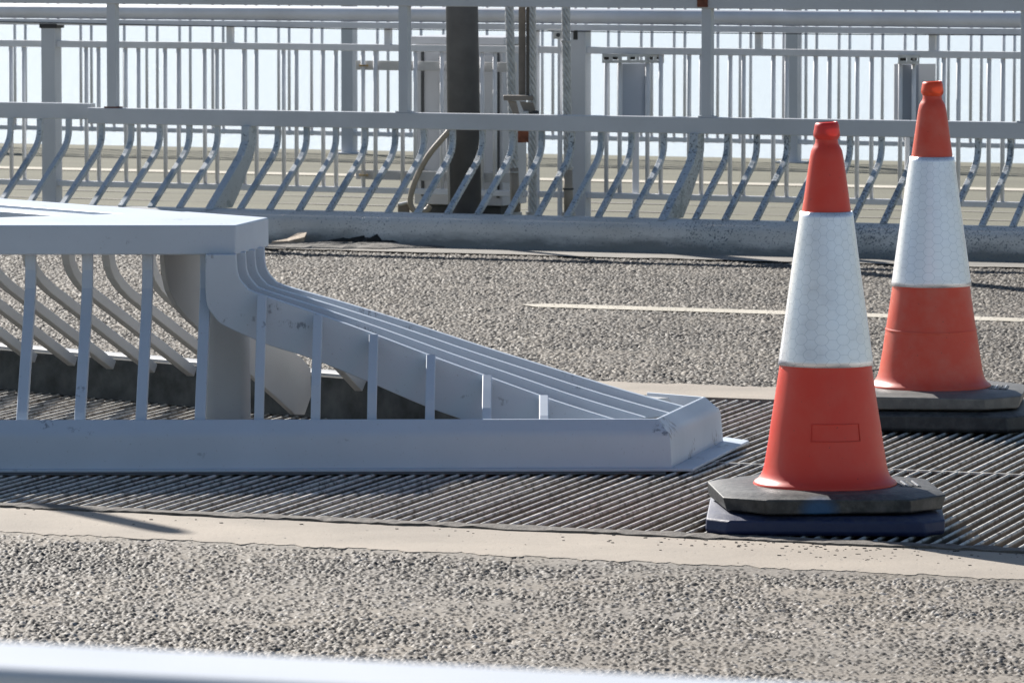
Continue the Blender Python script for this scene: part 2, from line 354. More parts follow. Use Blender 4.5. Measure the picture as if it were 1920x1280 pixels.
YN0 = 14.28      # near edge of the joint at x = 0
YB0 = 18.10      # far edge of the joint at x = 0
near_edge = YN0-.62
struct(stone_field('near_road', -2.2, 2.2, 1700, near_edge-4.2, near_edge+.06, 900, .0088, m_near, .14, 1.0, .0080, 11, -.006, edge=near_edge))
struct(stone_field('far_road', -2.9, 2.9, 1500, YB0+.50, 25.9, 1150, .0100, m_mid, -.12, 1.2, .0085, 23, -.008))
def strip(name, ya, yb, z, mat, x0=-5, x1=5, nseg=260, wob=(0.0, 0.0), seed=1, thick=0.0, slo=SL, zw=0.0):
    rs = random.Random(seed); mb = MB()
    def wn(k, s): return math.sin(k*.31+s)*.35+math.sin(k*.83+s*2)*.25+(rs.random()-.5)*.8
    A = []; B = []
    for k in range(nseg+1):
        x = x0+(x1-x0)*k/nseg; dz = zw*(rs.random()-.5)
        A.append((x, ya+slo*x+wob[0]*wn(k, seed), z+dz)); B.append((x, yb+slo*x+wob[1]*wn(k, seed+3), z-dz))
    n = len(A)
    if thick:
        L = [[(a[0],a[1],a[2]-thick), a, b, (b[0],b[1],b[2]-thick)] for a, b in zip(A, B)]; mb.loops(L, True, True)
    else:
        mb.v = A+B; mb.f = [(k, k+1, n+k+1, n+k) for k in range(n-1)]
    return mb.build(name, mat)
struct(strip('road_base', -6, near_edge-4.2, -.012, m_grimec, x0=-9, x1=9))
struct(strip('concrete_strip', near_edge-.012, YN0-.03, .001, m_conc, wob=(.035, 0), seed=4, thick=.1, nseg=900))
struct(strip('concrete_strip', YB0+.10, YB0+.56, .001, m_conc, wob=(0, .03), seed=9, thick=.1, nseg=700))
struct(strip('gutter', 25.02, 25.6, .002, m_grimec, wob=(.03, 0), seed=12))
struct(strip('bridge_deck', -12, 40, -1.2, m_grimec, x0=-14, x1=14, nseg=8))
SF = -.43
struct(strip('footway', 25.52, 34.75, .0, m_deck, x0=-14, x1=14, thick=.25, slo=SF, nseg=30))
# footway line
for yv in (G(960, 377).y, G(960, 392).y, G(960, 311).y):
    struct(strip('footway_seam', yv-.02, yv+.02, .003, m_grimec, x0=-14, x1=14, slo=SF, nseg=400, wob=(.03,.03), seed=3))
lp = G(960, 336).y - SF*0
struct(strip('footway_line', lp-.13, lp+.13, .004, m_line, x0=-14, x1=14, slo=SF))
# dashed lane line on the carriageway
a = G(975, 571); b_ = G(1920, 599); s_l = (b_.y-a.y)/(b_.x-a.x)
mb = MB(); w_ = .085
mb.flat([(a.x, a.y+w_*.6, -.0022), (a.x+.06, a.y-w_, -.0022), (4.2, a.y-w_+s_l*(4.2-a.x), -.0022), (4.2, a.y+w_+s_l*(4.2-a.x), -.0022), (a.x+.12, a.y+w_, -.0022)])
struct(mb.build('lane_line', m_line))

# ------------------------------------------------------------------ movement joint of steel bars
jt = thing('comb_joint', 'steel comb expansion joint with slanting bars crossing the road under the barrier nose', 'road joint', (0, YN0, 0))
BD = Vector((math.sin(R(16.5)), math.cos(R(16.5)), 0)); pitch_x = .0347
def bars(y0, y1, x0, x1, seed):
    rs = random.Random(seed); mb = MB(); k = 0; x = x0
    while x < x1:
        # start on the line y0, end on the line y1
        xs = x; ys = y0+SL*xs; t = (y1-y0)/(BD.y-SL*BD.x)
        p = Vector((xs, ys, 0)); q = p+BD*t; px_ = Vector((BD.y, -BD.x, 0))
        wd = .0037*(1+.2*rs.random()); 
        if k % 19 == 7: wd = .0065
        zt = .002+rs.uniform(-.0015, .0015)
        prof = [(-wd, -.048), (-wd, zt-.003), (-wd*.5, zt), (wd*.5, zt), (wd, zt-.003), (wd, -.048)]
        dx = rs.uniform(-.0015, .0015)
        mb.loops([[p+px_*(a_+dx)+Vector((0,0,z_)) for a_, z_ in prof], [q+px_*(a_-dx)+Vector((0,0,z_)) for a_, z_ in prof]])
        x += pitch_x; k += 1
    return mb
YS0 = 16.12
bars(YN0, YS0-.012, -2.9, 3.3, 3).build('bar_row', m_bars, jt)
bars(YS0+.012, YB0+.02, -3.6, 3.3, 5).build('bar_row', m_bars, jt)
sm = MB(); sm.loops([[(-4, YS0-.006-SL*4, -.03), (-4, YS0-.006-SL*4, .002), (-4, YS0+.006-SL*4, .002), (-4, YS0+.006-SL*4, -.03)], [(4, YS0-.006+SL*4, -.03), (4, YS0-.006+SL*4, .002), (4, YS0+.006+SL*4, .002), (4, YS0+.006+SL*4, -.03)]])
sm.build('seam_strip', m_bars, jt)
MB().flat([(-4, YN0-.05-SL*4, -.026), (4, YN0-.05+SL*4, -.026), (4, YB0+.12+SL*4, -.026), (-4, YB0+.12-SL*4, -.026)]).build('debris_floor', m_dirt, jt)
e = strip('edge_seal', YN0-.09, YN0-.005, .006, m_seal, wob=(.018, .004), seed=21, thick=.05, nseg=500, zw=.004); e.parent = jt; e.location = -jt.location
e = strip('edge_seal', YB0+.02, YB0+.11, -.016, m_black, wob=(.004, .006), seed=25, thick=.05, nseg=400, zw=.004); e.parent = jt; e.location = -jt.location

# ------------------------------------------------------------------ sweep of a kerb profile along a plan polyline with mitres
def sweep_plan(mb, pts, prof, close=False):
    "prof: (inward offset, z); inward is to the left of travel"
    pts = [Vector((p[0], p[1])) for p in pts]; L = []
    for k, p in enumerate(pts):
        d0 = (pts[k]-pts[k-1]).normalized() if k > 0 else (pts[1]-pts[0]).normalized()
        d1 = (pts[k+1]-pts[k]).normalized() if k < len(pts)-1 else d0
        n0 = Vector((-d0.y, d0.x)); n1 = Vector((-d1.y, d1.x)); m = (n0+n1).normalized(); s = 1/max(.3, m.dot(n0))
        L.append([(p.x+m.x*o*s, p.y+m.y*o*s, z) for o, z in prof])
    mb.loops(L, True, True); return mb
def arc_prof(h, hs, wtop, lean, n=6, back=True):
    "upright face leaning in, rounded shoulder, flat top"
    P = [(0, 0), (lean, hs)]
    r = h-hs
    for k in range(1, n+1):
        a = math.pi/2*k/n; P.append((lean+r*1.35*(1-math.cos(a)), hs+r*math.sin(a)))
    P.append((wtop, h)); P.append((wtop, h-.006) if not back else (wtop, 0)); return P

# ------------------------------------------------------------------ near guard rail (out of focus at the bottom)
gr = thing('guardrail', 'blurred white guardrail beam running along the bottom edge, nearest the camera', 'guardrail', (0, 3.0, 0))
p0 = D(0, 1199, 3.42); p1 = D(1920, 1297, 3.36)
u = (p1-p0); u.z = 0; un = u.normalized(); nn = Vector((-un.y, un.x, 0)); sl_ = (p1.z-p0.z)/(p1.x-p0.x)
A0 = p0-(p1-p0)*1.2; A1 = p1+(p1-p0)*1.2
prf = [(0, 0), (-.115, 0), (-.115, -.11), (0, -.11)]
MB().loops([[A+nn*a_+Vector((0,0,z_)) for a_, z_ in prf] for A in (A0, A1)]).build('beam', paint('near_beam_paint', (.58,.61,.66), dirt=.1), gr, bevel=.008)
for s in (-.9, .9):
    c = p0.lerp(p1, .5)+un*s*1.0; MB().box((c.x, c.y-.06, (c.z-.112)/2), (.07,.07,c.z-.112)).build('post', m_white, gr, bevel=.005)

# ------------------------------------------------------------------ median barrier with the curved nose
mdb = thing('crash_barrier', 'white steel median barrier ending in a low nose with swept curved plates', 'barrier', (-.6, 16.0, 0))
NF = G(1261, 884); NB = G(1357, 834)
KH = .142
prof = [(0,0),(.008,.094),(.013,.106),(.024,.116),(.050,KH),(.058,KH),(.058,0)]
rear_dir = (G(0, 647, KH)-G(1234, 749, KH)); rear_dir.z = 0; rear_dir.normalize()
ridge_back = G(1300, 753, KH)
fr = [(-3.2, G(0, 889).y), (NF.x, NF.y), (NB.x, NB.y)]
sweep_plan(MB(), fr[:2]+[(NB.x, NB.y), (NB.x+rear_dir.x*.25, NB.y+rear_dir.y*.25)], prof).build('kerb_beam', m_front, mdb, bevel=.003)
# rear kerb: outer face away from the camera, dark sheet over the inner face
ri = G(1234, 749, KH); nrm = Vector((-rear_dir.y, rear_dir.x, 0)); 
if nrm.y < 0: nrm = -nrm
def rk(t, o, z): 
    p = ri+rear_dir*t+nrm*o; return Vector((p.x, p.y, z))
rp = [(-.004, 0), (-.002, KH-.012), (0, KH-.003), (.006, KH), (.07, KH), (.09, KH-.02), (.10, .09), (.105, 0)]
T1 = 4.6
MB().loops([[rk(t, o_, z_) for o_, z_ in rp] for t in (.02, T1)]).build('rear_kerb_beam', m_pale, mdb, bevel=.003)
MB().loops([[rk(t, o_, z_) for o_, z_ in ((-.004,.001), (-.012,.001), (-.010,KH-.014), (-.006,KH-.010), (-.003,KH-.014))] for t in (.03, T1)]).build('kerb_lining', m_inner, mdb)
# dark bedding strip squeezed out under the barrier foot
rs_ = random.Random(8); A_ = []; B_ = []
for k in range(160):
    t = k/159; x = -3.2+(NF.x-.02+3.2)*t; y = fr[0][1]+(NF.y-fr[0][1])*min(1, t); A_.append((x, y-.075-rs_.random()*.03, .0035)); B_.append((x, y+.03, .0045))
mb = MB(); mb.v = A_+B_; mb.f = [(k, k+1, 160+k+1, 160+k) for k in range(159)]; mb.build('bedding_strip', m_black, mdb)
MB().quadbox([(x_, y_, .003) for x_, y_ in ((-3.2, fr[0][1]-.012), (G(1300,886).x, G(1300,886).y), (G(1405,833).x, G(1405,833).y), (G(1360,829).x, G(1360,829).y+.05), (.40, NF.y+.05), (-3.2, fr[0][1]+.02))],
             [(x_, y_, .012) for x_, y_ in ((-3.2, fr[0][1]-.012), (G(1300,886).x, G(1300,886).y), (G(1405,833).x, G(1405,833).y), (G(1360,829).x, G(1360,829).y+.05), (.40, NF.y+.05), (-3.2, fr[0][1]+.02))]).build('ground_plate', m_front, mdb, bevel=.003)
# scattered crumbs on the concrete
rs_ = random.Random(31); mb = MB()
for k in range(210):
    x = rs_.uniform(-1.5, 1.5) if k % 3 == 0 else rs_.gauss(.75, .22); y = YN0+SL*x-.04-abs(rs_.gauss(0, .16)); rr_ = rs_.uniform(.0008, .0026)
    if y < YN0+SL*x-.60: continue
    mb.box((x, y, .001+rr_*.4), (rr_*2.6, rr_*3.2, rr_*.7), rs_.uniform(0, 3))
o_ = mb.build('grit', plain('dark_grit', (.06,.05,.042), .9, var=.4)); tag(o_, 'dark grit and crumbs scattered on the pale concrete strip', 'grit', None, 'stuff')
# rails
RT, RB = .662, .578
f0 = D(0, 420, 15.98); cf = (D(443, 474, 15.98).x, 15.98); cb = (D(504, 463, 16.36).x, 16.36)
MB().quadbox([(-3.2, 15.98, RB), (cf[0], cf[1], RB), (cb[0], cb[1], RB), (-.95, 16.66, RB), (-1.6, 16.30, RB), (-3.2, 16.24, RB)],
             [(-3.2, 15.98, RT), (cf[0], cf[1], RT), (cb[0], cb[1], RT), (-.95, 16.66, RT), (-1.6, 16.30, RT), (-3.2, 16.24, RT)]).build('top_rail', m_front, mdb, bevel=.006, seg=3)
rr0 = Vector((-.80, 16.50)); rd = Vector((-.86, 1.05)).normalized(); rn = Vector((-rd.y, rd.x)); 
if rn.y > 0: rn = -rn
def rpoly(o0, o1, t0, t1, z0, z1):
    c = [rr0+rd*t0+rn*o0, rr0+rd*t1+rn*o0, rr0+rd*t1+rn*o1, rr0+rd*t0+rn*o1]
    return MB().quadbox([(p.x, p.y, z0) for p in c], [(p.x, p.y, z1) for p in c])
rpoly(0, .19, .05, 4.2, RB+.003, RT-.003).build('rear_rail', m_front, mdb, bevel=.005)
rpoly(.192, .30, .30, 4.2, RB+.003, RT-.012).build('rear_rail', m_front, mdb, bevel=.005)
# s-shaped flat bars
def sbar(foot, top, w, t_perp, name, mat, parent, shape, depth=.03):
    "flat bar following an s-curve from top to foot in the vertical plane through both"
    f = Vector(foot); T = Vector(top); d = Vector((f.x-T.x, f.y-T.y, 0)); dl = d.length; dn = d.normalized() if dl > 1e-6 else Vector((0,-1,0))
    sd = Vector((-dn.y, dn.x, 0)); pts = [Vector((T.x, T.y, 0))+dn*(a*dl)+Vector((0,0,T.z+(f.z-T.z)*b)) for a, b in shape]
    L = []
    for k, p in enumerate(pts):
        tg = (pts[min(k+1, len(pts)-1)]-pts[max(k-1, 0)]).normalized(); nr = tg.cross(sd).normalized()
        L.append([p+sd*w/2+nr*depth/2, p-sd*w/2+nr*depth/2, p-sd*w/2-nr*depth/2, p+sd*w/2-nr*depth/2])
    return MB().loops(L).build(name, mat, parent, bevel=.002, seg=1)
SHP = [(0,0),(0,.13),(.012,.20),(.04,.265),(.09,.33),(.16,.395),(.25,.46),(1.0,1.0)]
SHF = [(0,0),(0,.10),(.05,.22),(.2,.36),(.45,.55),(.72,.76),(.9,.9),(1,1)]
kf = fr[0][1]
def kfx(x): return fr[0][1]+(fr[1][1]-fr[0][1])*(x-fr[0][0])/(fr[1][0]-fr[0][0])
for pxb in (-180, -70, 38, 147, 262, 373):
    b0 = D(pxb, 786, kf+.09); sbar((b0.x, kfx(b0.x)+.082, .10), (b0.x, 16.04, RB), .030, 0, 'flat_bar', m_front, mdb, SHF, .034)
for pxb, pyt in ((484, 549), (590, 587), (696, 623), (805, 662), (912, 701), (1020, 740)):
    b0 = D(pxb, 786, kf+.09); t0 = D(pxb, pyt+9, 15.915)
    sbar((b0.x, kfx(b0.x)+.082, .10), (b0.x+.001, 15.915, t0.z), .026, 0, 'flat_bar', m_front, mdb, [(0,0),(.3,.25),(.7,.6),(1,1)], .03)
# curved nose plates
PY = 15.95
topE = [(443,476),(445,505),(450,522),(462,537),(480,548),(581,582),(687,620),(813,668),(923,708),(1040,750),(1160,788)]
botE = [(386,476),(386,540),(389,570),(402,592),(424,611),(505,646),(581,670),(687,713),(797,760),(898,796),(960,822)]
F1t = [D(x_, y_, PY) for x_, y_ in topE]; F1b = [D(x_, y_, PY) for x_, y_ in botE]
def densify(P):
    out = []
    for k in range(len(P)-1):
        a_ = P[max(k-1,0)]; b1 = P[k]; c_ = P[k+1]; d_ = P[min(k+2, len(P)-1)]
        for q in range(4):
            t = q/4; out.append(.5*((2*b1)+(c_-a_)*t+(2*a_-5*b1+4*c_-d_)*t*t+(3*b1-a_-3*c_+d_)*t**3))
    out.append(P[-1]); return out
F1t = densify(F1t); F1b = densify(F1b)
x_s = D(480, 548, PY).x; x_e = D(1160, 788, PY).x
for k in range(4):
    st = ((x_e-x_s)+.058*k)/(x_e-x_s)
    def mp_(p):
        x = p.x; x = x_s+(x-x_s)*st if x > x_s else x
        z = max(p.z, .045); return Vector((x+.022*k, p.y+.1*k, z))
    tt_ = [mp_(p) for p in F1t]; bb = [mp_(p) for p in F1b]; th = Vector((0, .021, 0))
    L = [[a_-th, a_+th, c_+th, c_-th] for a_, c_ in zip(tt_, bb)]
    MB().loops(L).build('curved_plate', m_front, mdb, smooth=False, bevel=.003)
# support post
pc = D(428, 790, 16.36); MB().box((pc.x, 16.36, (RB)/2), (.128, .10, RB-.004)).build('support_post', paint('shade_darkened_post_paint', (.42,.44,.47), dirt=.3), mdb, bevel=.03, seg=4)  # post colour darkened to stand in for shade from the curved plates
# rear bars and the wide rear plate
def kerb_pt(px, py=None):
    # point on the inner face of the rear kerb in the image column px
    best = None
    for k in range(0, 600):
        p = rk(k*.01, -.03, KH-.03); d_ = p.y*math.cos(PITCH)+(H-p.z)*math.sin(PITCH); x = 960+FPX*p.x/d_
        if best is None or abs(x-px) < best[0]: best = (abs(x-px), p)
    return best[1]
disp = Vector((-.345, -.50, 0))
for px_ in (-235, -160, -88, -14, 60, 135, 209, 284, 361, 437, 512):
    f_ = kerb_pt(px_); sbar(f_, (f_.x+disp.x, f_.y+disp.y, RB), .030, 0, 'flat_bar', m_pale, mdb, SHP, .030)
f_ = kerb_pt(676); sbar(f_, (f_.x-.2, f_.y-.29, .36), .03, 0, 'flat_bar', m_pale, mdb, [(0,0),(1,1)], .036)
ft = D(533, 745, 16.98); tp = D(365, 470, 16.52); tp.z = RB
pn = Vector((tp.x-ft.x, tp.y-ft.y, 0)).normalized(); pnn = Vector((-pn.y, pn.x, 0))
def onplane(px, py):
    d = ray(px, py); c_ = Vector((0,0,H)); t = (Vector((ft.x, ft.y, 0))-c_).dot(pnn)/d.dot(pnn); return c_+d*t
pl_ = [onplane(*q) for q in ((303,473),(306,515),(313,545),(327,572),(348,597),(395,640),(470,706),(549,777),(567,777),(579,742),(578,690),(562,671),(540,656),(500,640),(470,618),(452,590),(444,555),(441,473))]
MB().quadbox([p-pnn*.009 for p in pl_], [p+pnn*.009 for p in pl_]).build('wide_plate', m_pale, mdb, bevel=.002, seg=1)

# ------------------------------------------------------------------ far parapet: kerb, s-bars, rail, upper posts and rail
par = thing('parapet', 'low white parapet with flaking s-shaped bars between the road and the footway', 'parapet', (0, 25.5, 0))
SA = -.40; ua = Vector((1, SA, 0)).normalized(); na = Vector((-ua.y, ua.x, 0))      # na points away from the camera
def la(Y0, x, off=0, z=0, s=SA):
    p = Vector((x, Y0+s*x, z)); return p+na*off
KA = 25.40
def x_at(px, Y0, s, z=0, off=0):
    k = (px-960)/FPX; x = 0
    for _ in range(8):
        p = Vector((x, Y0+s*x, z))+na*off; dpt = p.y*math.cos(PITCH)+(H-z)*math.sin(PITCH); x += (k*dpt-p.x)
    return x
kp = arc_prof(.148, .085, .13, .02)
sweep_plan(MB(), [(-7, KA-SA*7), (7, KA+SA*7)], kp).build('kerb_beam', m_kerbA, par, bevel=.002)
ro = .52
def railseg(x0, x1, z0, z1, dep, off, name, mat, bev=.004, zs=0.0):
    P = []
    for x in (x0, x1):
        dz = zs*x
        P.append([la(KA, x, off-dep/2, z0+dz), la(KA, x, off-dep/2, z1+dz), la(KA, x, off+dep/2, z1+dz), la(KA, x, off+dep/2, z0+dz)])
    return MB().loops(P).build(name, mat, par, bevel=bev)
xj = x_at(166, KA, SA, .55, ro)
railseg(xj+.006, 7, .508, .583, .05, ro, 'rail', m_white, zs=-.000)
railseg(-7, xj-.004, .525, .600, .05, ro+.06, 'rail', m_white)
for px_ in (-90,-35,20,75,129,191,246,300,355,408,521,575,630,685,741,795,849,905,961,1016,1072,1127,1184,1245,1364,1419,1476,1537,1594,1653,1712,1774,1834,1895,1952,2010):
    x = x_at(px_, KA, SA, .5, ro); T = la(KA, x, ro, .510 if px_ > 166 else .527); F = la(KA, x, .09, .142)
    sbar(F, T, .026, 0, 'flat_bar', m_chip, par, SHP, .022)
for px_ in (467, 1307, 2100):
    x = x_at(px_, KA, SA, .5, ro); T = la(KA, x, ro, .51); F = la(KA, x, .13, .142)
    # gusset plate, wider at the foot
    pts = [(ro+.045,.51),(ro-.045,.51),(ro-.05,.44),(ro-.10,.38),(.06,.142),(.29,.142),(.36,.20),(ro+.0,.36),(ro+.04,.43)]
    th = ua*.02; lo = [Vector((x, KA+SA*x, 0))+na*o_+Vector((0,0,z_))-th for o_, z_ in pts]; hi = [p+th*2 for p in lo]
    MB().quadbox(lo, hi).build('gusset_post', m_chip, par, bevel=.002, seg=1)
for px_ in (212, 759, 1327, 1925):
    x = x_at(px_, KA, SA, .8, ro); a0 = la(KA, x, ro, .584); a1 = la(KA, x, ro, 1.072)
    MB().box((a0.x, a0.y, (.584+1.072)/2), (.046,.046,1.072-.584), math.atan(SA)).build('upright', m_white, par, bevel=.003)
    MB().box((a0.x, a0.y, .5865), (.075,.048,.006), math.atan(SA)).build('foot_plate', m_rust if px_ in (212,) else m_white, par)
railseg(-7, 7, 1.071, 1.165, .06, ro, 'top_rail', m_white, zs=.0)
x = x_at(1322, KA, SA, 1.1, ro); c = la(KA, x, ro-.0335, 1.105); MB().box(c, (.05,.006,.055), math.atan(SA)).build('rust_patch', m_rust, par)
# debris in the gutter
def heap(name, pts, mat, label, cat, seed, h=.03):
    rs = random.Random(seed); mb = MB(); c = Vector((sum(p[0] for p in pts)/len(pts), sum(p[1] for p in pts)/len(pts), 0)); L = []
    for s_, z_ in ((1, -.012), (.93, .006), (.75, h*.6), (.45, h*.9), (.12, h)):
        L.append([Vector((c.x+(p[0]-c.x)*s_*(1+rs.uniform(-.08,.08)), c.y+(p[1]-c.y)*s_*(1+rs.uniform(-.08,.08)), z_*(1+rs.uniform(-.35,.35)))) for p in pts])
    o = mb.loops(L).build(name, mat); tag(o, label, cat); return o
def ring_(px0, px1, py0, py1, n, seed):
    rs = random.Random(seed); A = []
    for k in range(n):
        a_ = 2*math.pi*k/n; p = G((px0+px1)/2+(px1-px0)/2*math.cos(a_)*rs.uniform(.85,1.1), (py0+py1)/2+(py1-py0)/2*math.sin(a_)*rs.uniform(.8,1.1)); A.append((p.x, p.y))
    return A
m_mound = plain('dried_silt', (.20,.185,.165), .95, var=.5, scale=12, bumpd=.015, bs=40)
heap('silt_mound', ring_(480, 860, 458, 468, 40, 3), m_mound, 'low mound of dried grey silt lying against the far kerb right of the barrier rail', 'debris', 5, .018)
heap('dirt_heap', ring_(590, 900, 455.5, 463, 40, 9), plain('black_wet_grit', (.02,.019,.018), .9, var=.5, scale=20, bumpd=.01), 'black ragged heap of wet grit pushed against the foot of the far kerb', 'dirt', 15, .05)
bd = G(548, 460)
wl = [(-.095,-.04,.010),(-.02,-.065,.014),(.055,-.07,.020),(.062,.03,.036),(.02,.05,.032),(-.03,.035,.018)]
MB().quadbox([(bd.x+a_, bd.y+b_, z_) for a_, b_, z_ in wl], [(bd.x+a_*.98+.004, bd.y+b_*.97, z_+.010+.012*(a_>0)) for a_, b_, z_ in wl]).build('wood_scrap', plain('pale_broken_wood', (.36,.29,.22), .85, var=.45, scale=40, bumpd=.006, bs=70))
tag(bpy.data.objects['wood_scrap'], 'pale splintered piece of board in the gutter beside the far kerb', 'debris')

# ------------------------------------------------------------------ footway fences
def fence(name, label, Y0, seed, bars_px, posts_px, stubs_px, hand, z_low, z_mid, z_top, barr, lowext=.0, parent_loc_=None):
    t = thing(name, label, 'fence', (0, Y0, 0)); uu = Vector((1, SF, 0)).normalized(); rz = math.atan(SF); ne = Vector((-uu.y, uu.x, 0))
    def at_(px, z):
        k = (px-960)/FPX; x = 0
        for _ in range(8):
            y = Y0+SF*x; x += k*(y*math.cos(PITCH)+(H-z)*math.sin(PITCH))-x
        return x, Y0+SF*x
    def rl(x0, x1, z0, z1, dep, nm, bev=.003):
        P = []
        for x in (x0, x1):
            b = Vector((x, Y0+SF*x, 0)); P.append([b-ne*dep/2+Vector((0,0,z0)), b-ne*dep/2+Vector((0,0,z1)), b+ne*dep/2+Vector((0,0,z1)), b+ne*dep/2+Vector((0,0,z0))])
        return MB().loops(P).build(nm, m_fence, t, bevel=bev)
    rl(-9, 9, z_low-.028, z_low, .03, 'lower_rail'); rl(-9, 9, z_mid-.033, z_mid, .034, 'middle_rail')
    for px in bars_px:
        x, y = at_(px, .5); z0 = z_low-.03 if lowext else z_low-.004; z1 = z_top if lowext else z_mid-.01
        MB().tube([(x, y, z0), (x, y, z1)], barr, 10).build('baluster', m_fence, t, smooth=True)
    for px in posts_px:
        x, y = at_(px, .5)
        MB().box((x, y, (z_top-.02)/2), (.078, .075, z_top-.02), rz).build('post', m_post, t, bevel=.004)
        MB().box((x, y, .004), (.17,.15,.010), rz).build('base_plate', m_fence, t)
    for px in stubs_px:
        x, y = at_(px, .9); MB().box((x, y, (z_mid+z_top)/2-.01), (.032,.03,z_top-z_mid+.005), rz).build('stub_post', m_fence, t, bevel=.002)
    return t, at_, rl, ne
# inner fence
P1 = [21,45,162,185,236,260,310,335,384,407,458,481,532,556,606,630,681,704,755,779,829,853,904,928]
P1 += [1137,1162,1214,1239,1292,1315,1369,1394,1450,1475,1529,1555,1607,1634,1688,1713,1769,1797,1854,1880,1938,1962,-55,-30,-130,-105]
f1, at1, rl1, ne1 = fence('footway_fence', 'inner grey footway fence with a thick round handrail, nearer of the two paired-bar fences', 27.5, 1, P1, [97, 1089, -890], [432, 728, 1423, 1749, -240], True, .153, .852, .95, .0105)
zp = .998
MB().tube([(-9, 27.5-SF*9, zp), (9, 27.5+SF*9, zp)], .036, 24).build('handrail', m_fence, f1, smooth=True)
rl1(-9, 9, .930, .958, .075, 'handrail_beam')
for px_, wpx, z0, z1 in ((1006, .022, 0, .95), (1050, .015, 0, .92)):
    x, y = at1(px_, .5); MB().box((x, y-.01, (z0+z1)/2), (wpx,.03,z1-z0), math.atan(SF)).build('stanchion', m_fence, f1, bevel=.002)
x, y = at1(97, .9); MB().box((x, y, .925), (.098,.086,.022), math.atan(SF)).build('black_strap', m_black, f1, bevel=.003)
# outer fence
P2 = []
base = [28, 47]; per = 61.8
k = -3
while True:
    a_ = 28+per*k
    if a_ > 2000: break
    for q in (0, 19.8):
        v_ = a_+q*1.0
        if all(abs(v_-pp) > 20 for pp in (655, 1490)): P2.append(v_)
    k += 1
f2, at2, rl2, ne2 = fence('outer_fence', 'outer pale fence of thinner paired bars along the footway edge above the water', 34.3, 2, P2, [655, 1488, -181], [], False, .135, .86, 1.03, .0095, lowext=True)
MB().tube([(-9, 34.3-SF*9, 1.06), (9, 34.3+SF*9, 1.06)], .036, 16).build('handrail', m_fence, f2, smooth=True)

# thin wire under the handrail
a_ = D(-300, 38, 27.5+SF*-3.2); 
def wp(px, py): 
    x, y = at1(px, .93); q = D(px, py, y-.05); return (q.x, y-.05, q.z)
o = MB().tube([wp(-200,37), wp(0,41), wp(320,48), wp(640,54.5), wp(960,58), wp(1280,62), wp(1600,65), wp(1920,66.5), wp(2100,67)], .0024, 6).build('wire', m_slot, smooth=True)
tag(o, 'thin dark taut wire strung along just under the footway handrail', 'wire')

# ------------------------------------------------------------------ column, ropes, bracket post, cabinet, hose, clamp, panels
yc = 26.75
b0 = D(872, 400, yc); t0 = D(866, 10, yc); dirv = (t0-b0)/(t0.z-b0.z)
o = MB(); bt = b0+dirv*(0-b0.z); tt0 = b0+dirv*(3.2-b0.z)
o.tube([bt, tt0], [.078, .072], 40)
colm = thing('steel_column', 'thick dark grey round column rising behind the parapet left of the cables', 'column', (bt.x, bt.y, 0))
o.build('shaft', m_pole, colm, smooth=True); MB().box((bt.x, bt.y, .008), (.28,.28,.016)).build('base_plate', m_galv, colm, bevel=.002)
cdp = [D(839, 240, yc-.03), D(841, 320, yc-.03), D(844, 392, yc-.03)]; MB().tube(cdp, .0085, 10).build('conduit', m_pale, colm, smooth=True)
def rope(px_top, px_bot, Y, label):
    tp = D(px_top, 15, Y); bt = D(px_bot, 395, Y); dv = (tp-bt)/(tp.z-bt.z); base = bt+dv*(0.03-bt.z)
    t = thing('hanger_cable', label, 'cable', (base.x, base.y, 0), 'steel hanger cables behind the parapet')
    mb = MB(); Lh = 1.75; pitchr = .19
    for s in range(6):
        pts = []
        for k in range(int(Lh/.006)):
            z = k*.006; a_ = 2*math.pi*(s/6 - z/pitchr); p = base+dv*z; pts.append(p+Vector((math.cos(a_)*.0148, math.sin(a_)*.0148, 0)))
        mb.tube(pts, .0066, 8, caps=True)
    mb.build('strands', m_rope, t, smooth=True); MB().tube([base, base+dv*Lh], .0125, 12).build('core', m_slot, t)
    p = base+dv*.0; MB().tube([base, base+dv*.05], .032, 16).build('socket', m_galv, t, smooth=False)
    return t, base, dv
r1, b1_, d1_ = rope(955, 966, 26.95, 'twisted steel hanger cable left of the brown bracket post')
r2, b2_, d2_ = rope(997, 998, 27.0, 'twisted steel hanger cable partly hidden behind the brown bracket post')
r3, b3_, d3_ = rope(1061, 1066, 26.95, 'twisted steel hanger cable standing apart, right of the other two')
for t, b_, dv, zs in ((r1, b1_, d1_, (.30,.24)), (r2, b2_, d2_, (.22,)), (r3, b3_, d3_, (.86,.26,.16))):
    for z in zs: p = b_+dv*z; MB().tube([p-Vector((0,0,.004)), p+Vector((0,0,.004))], .026, 16).build('tie', m_slot if z < .2 else m_galv, t)
# wrapped sleeve on the foot of two cables
for t, b_, dv, z1 in ((r1, b1_, d1_, .26), (r3, b3_, d3_, .25)):
    MB().tube([b_+dv*.05, b_+dv*.12, b_+dv*z1], [.022,.0225,.0215], 14).build('wrapping', m_hose, t, smooth=True)

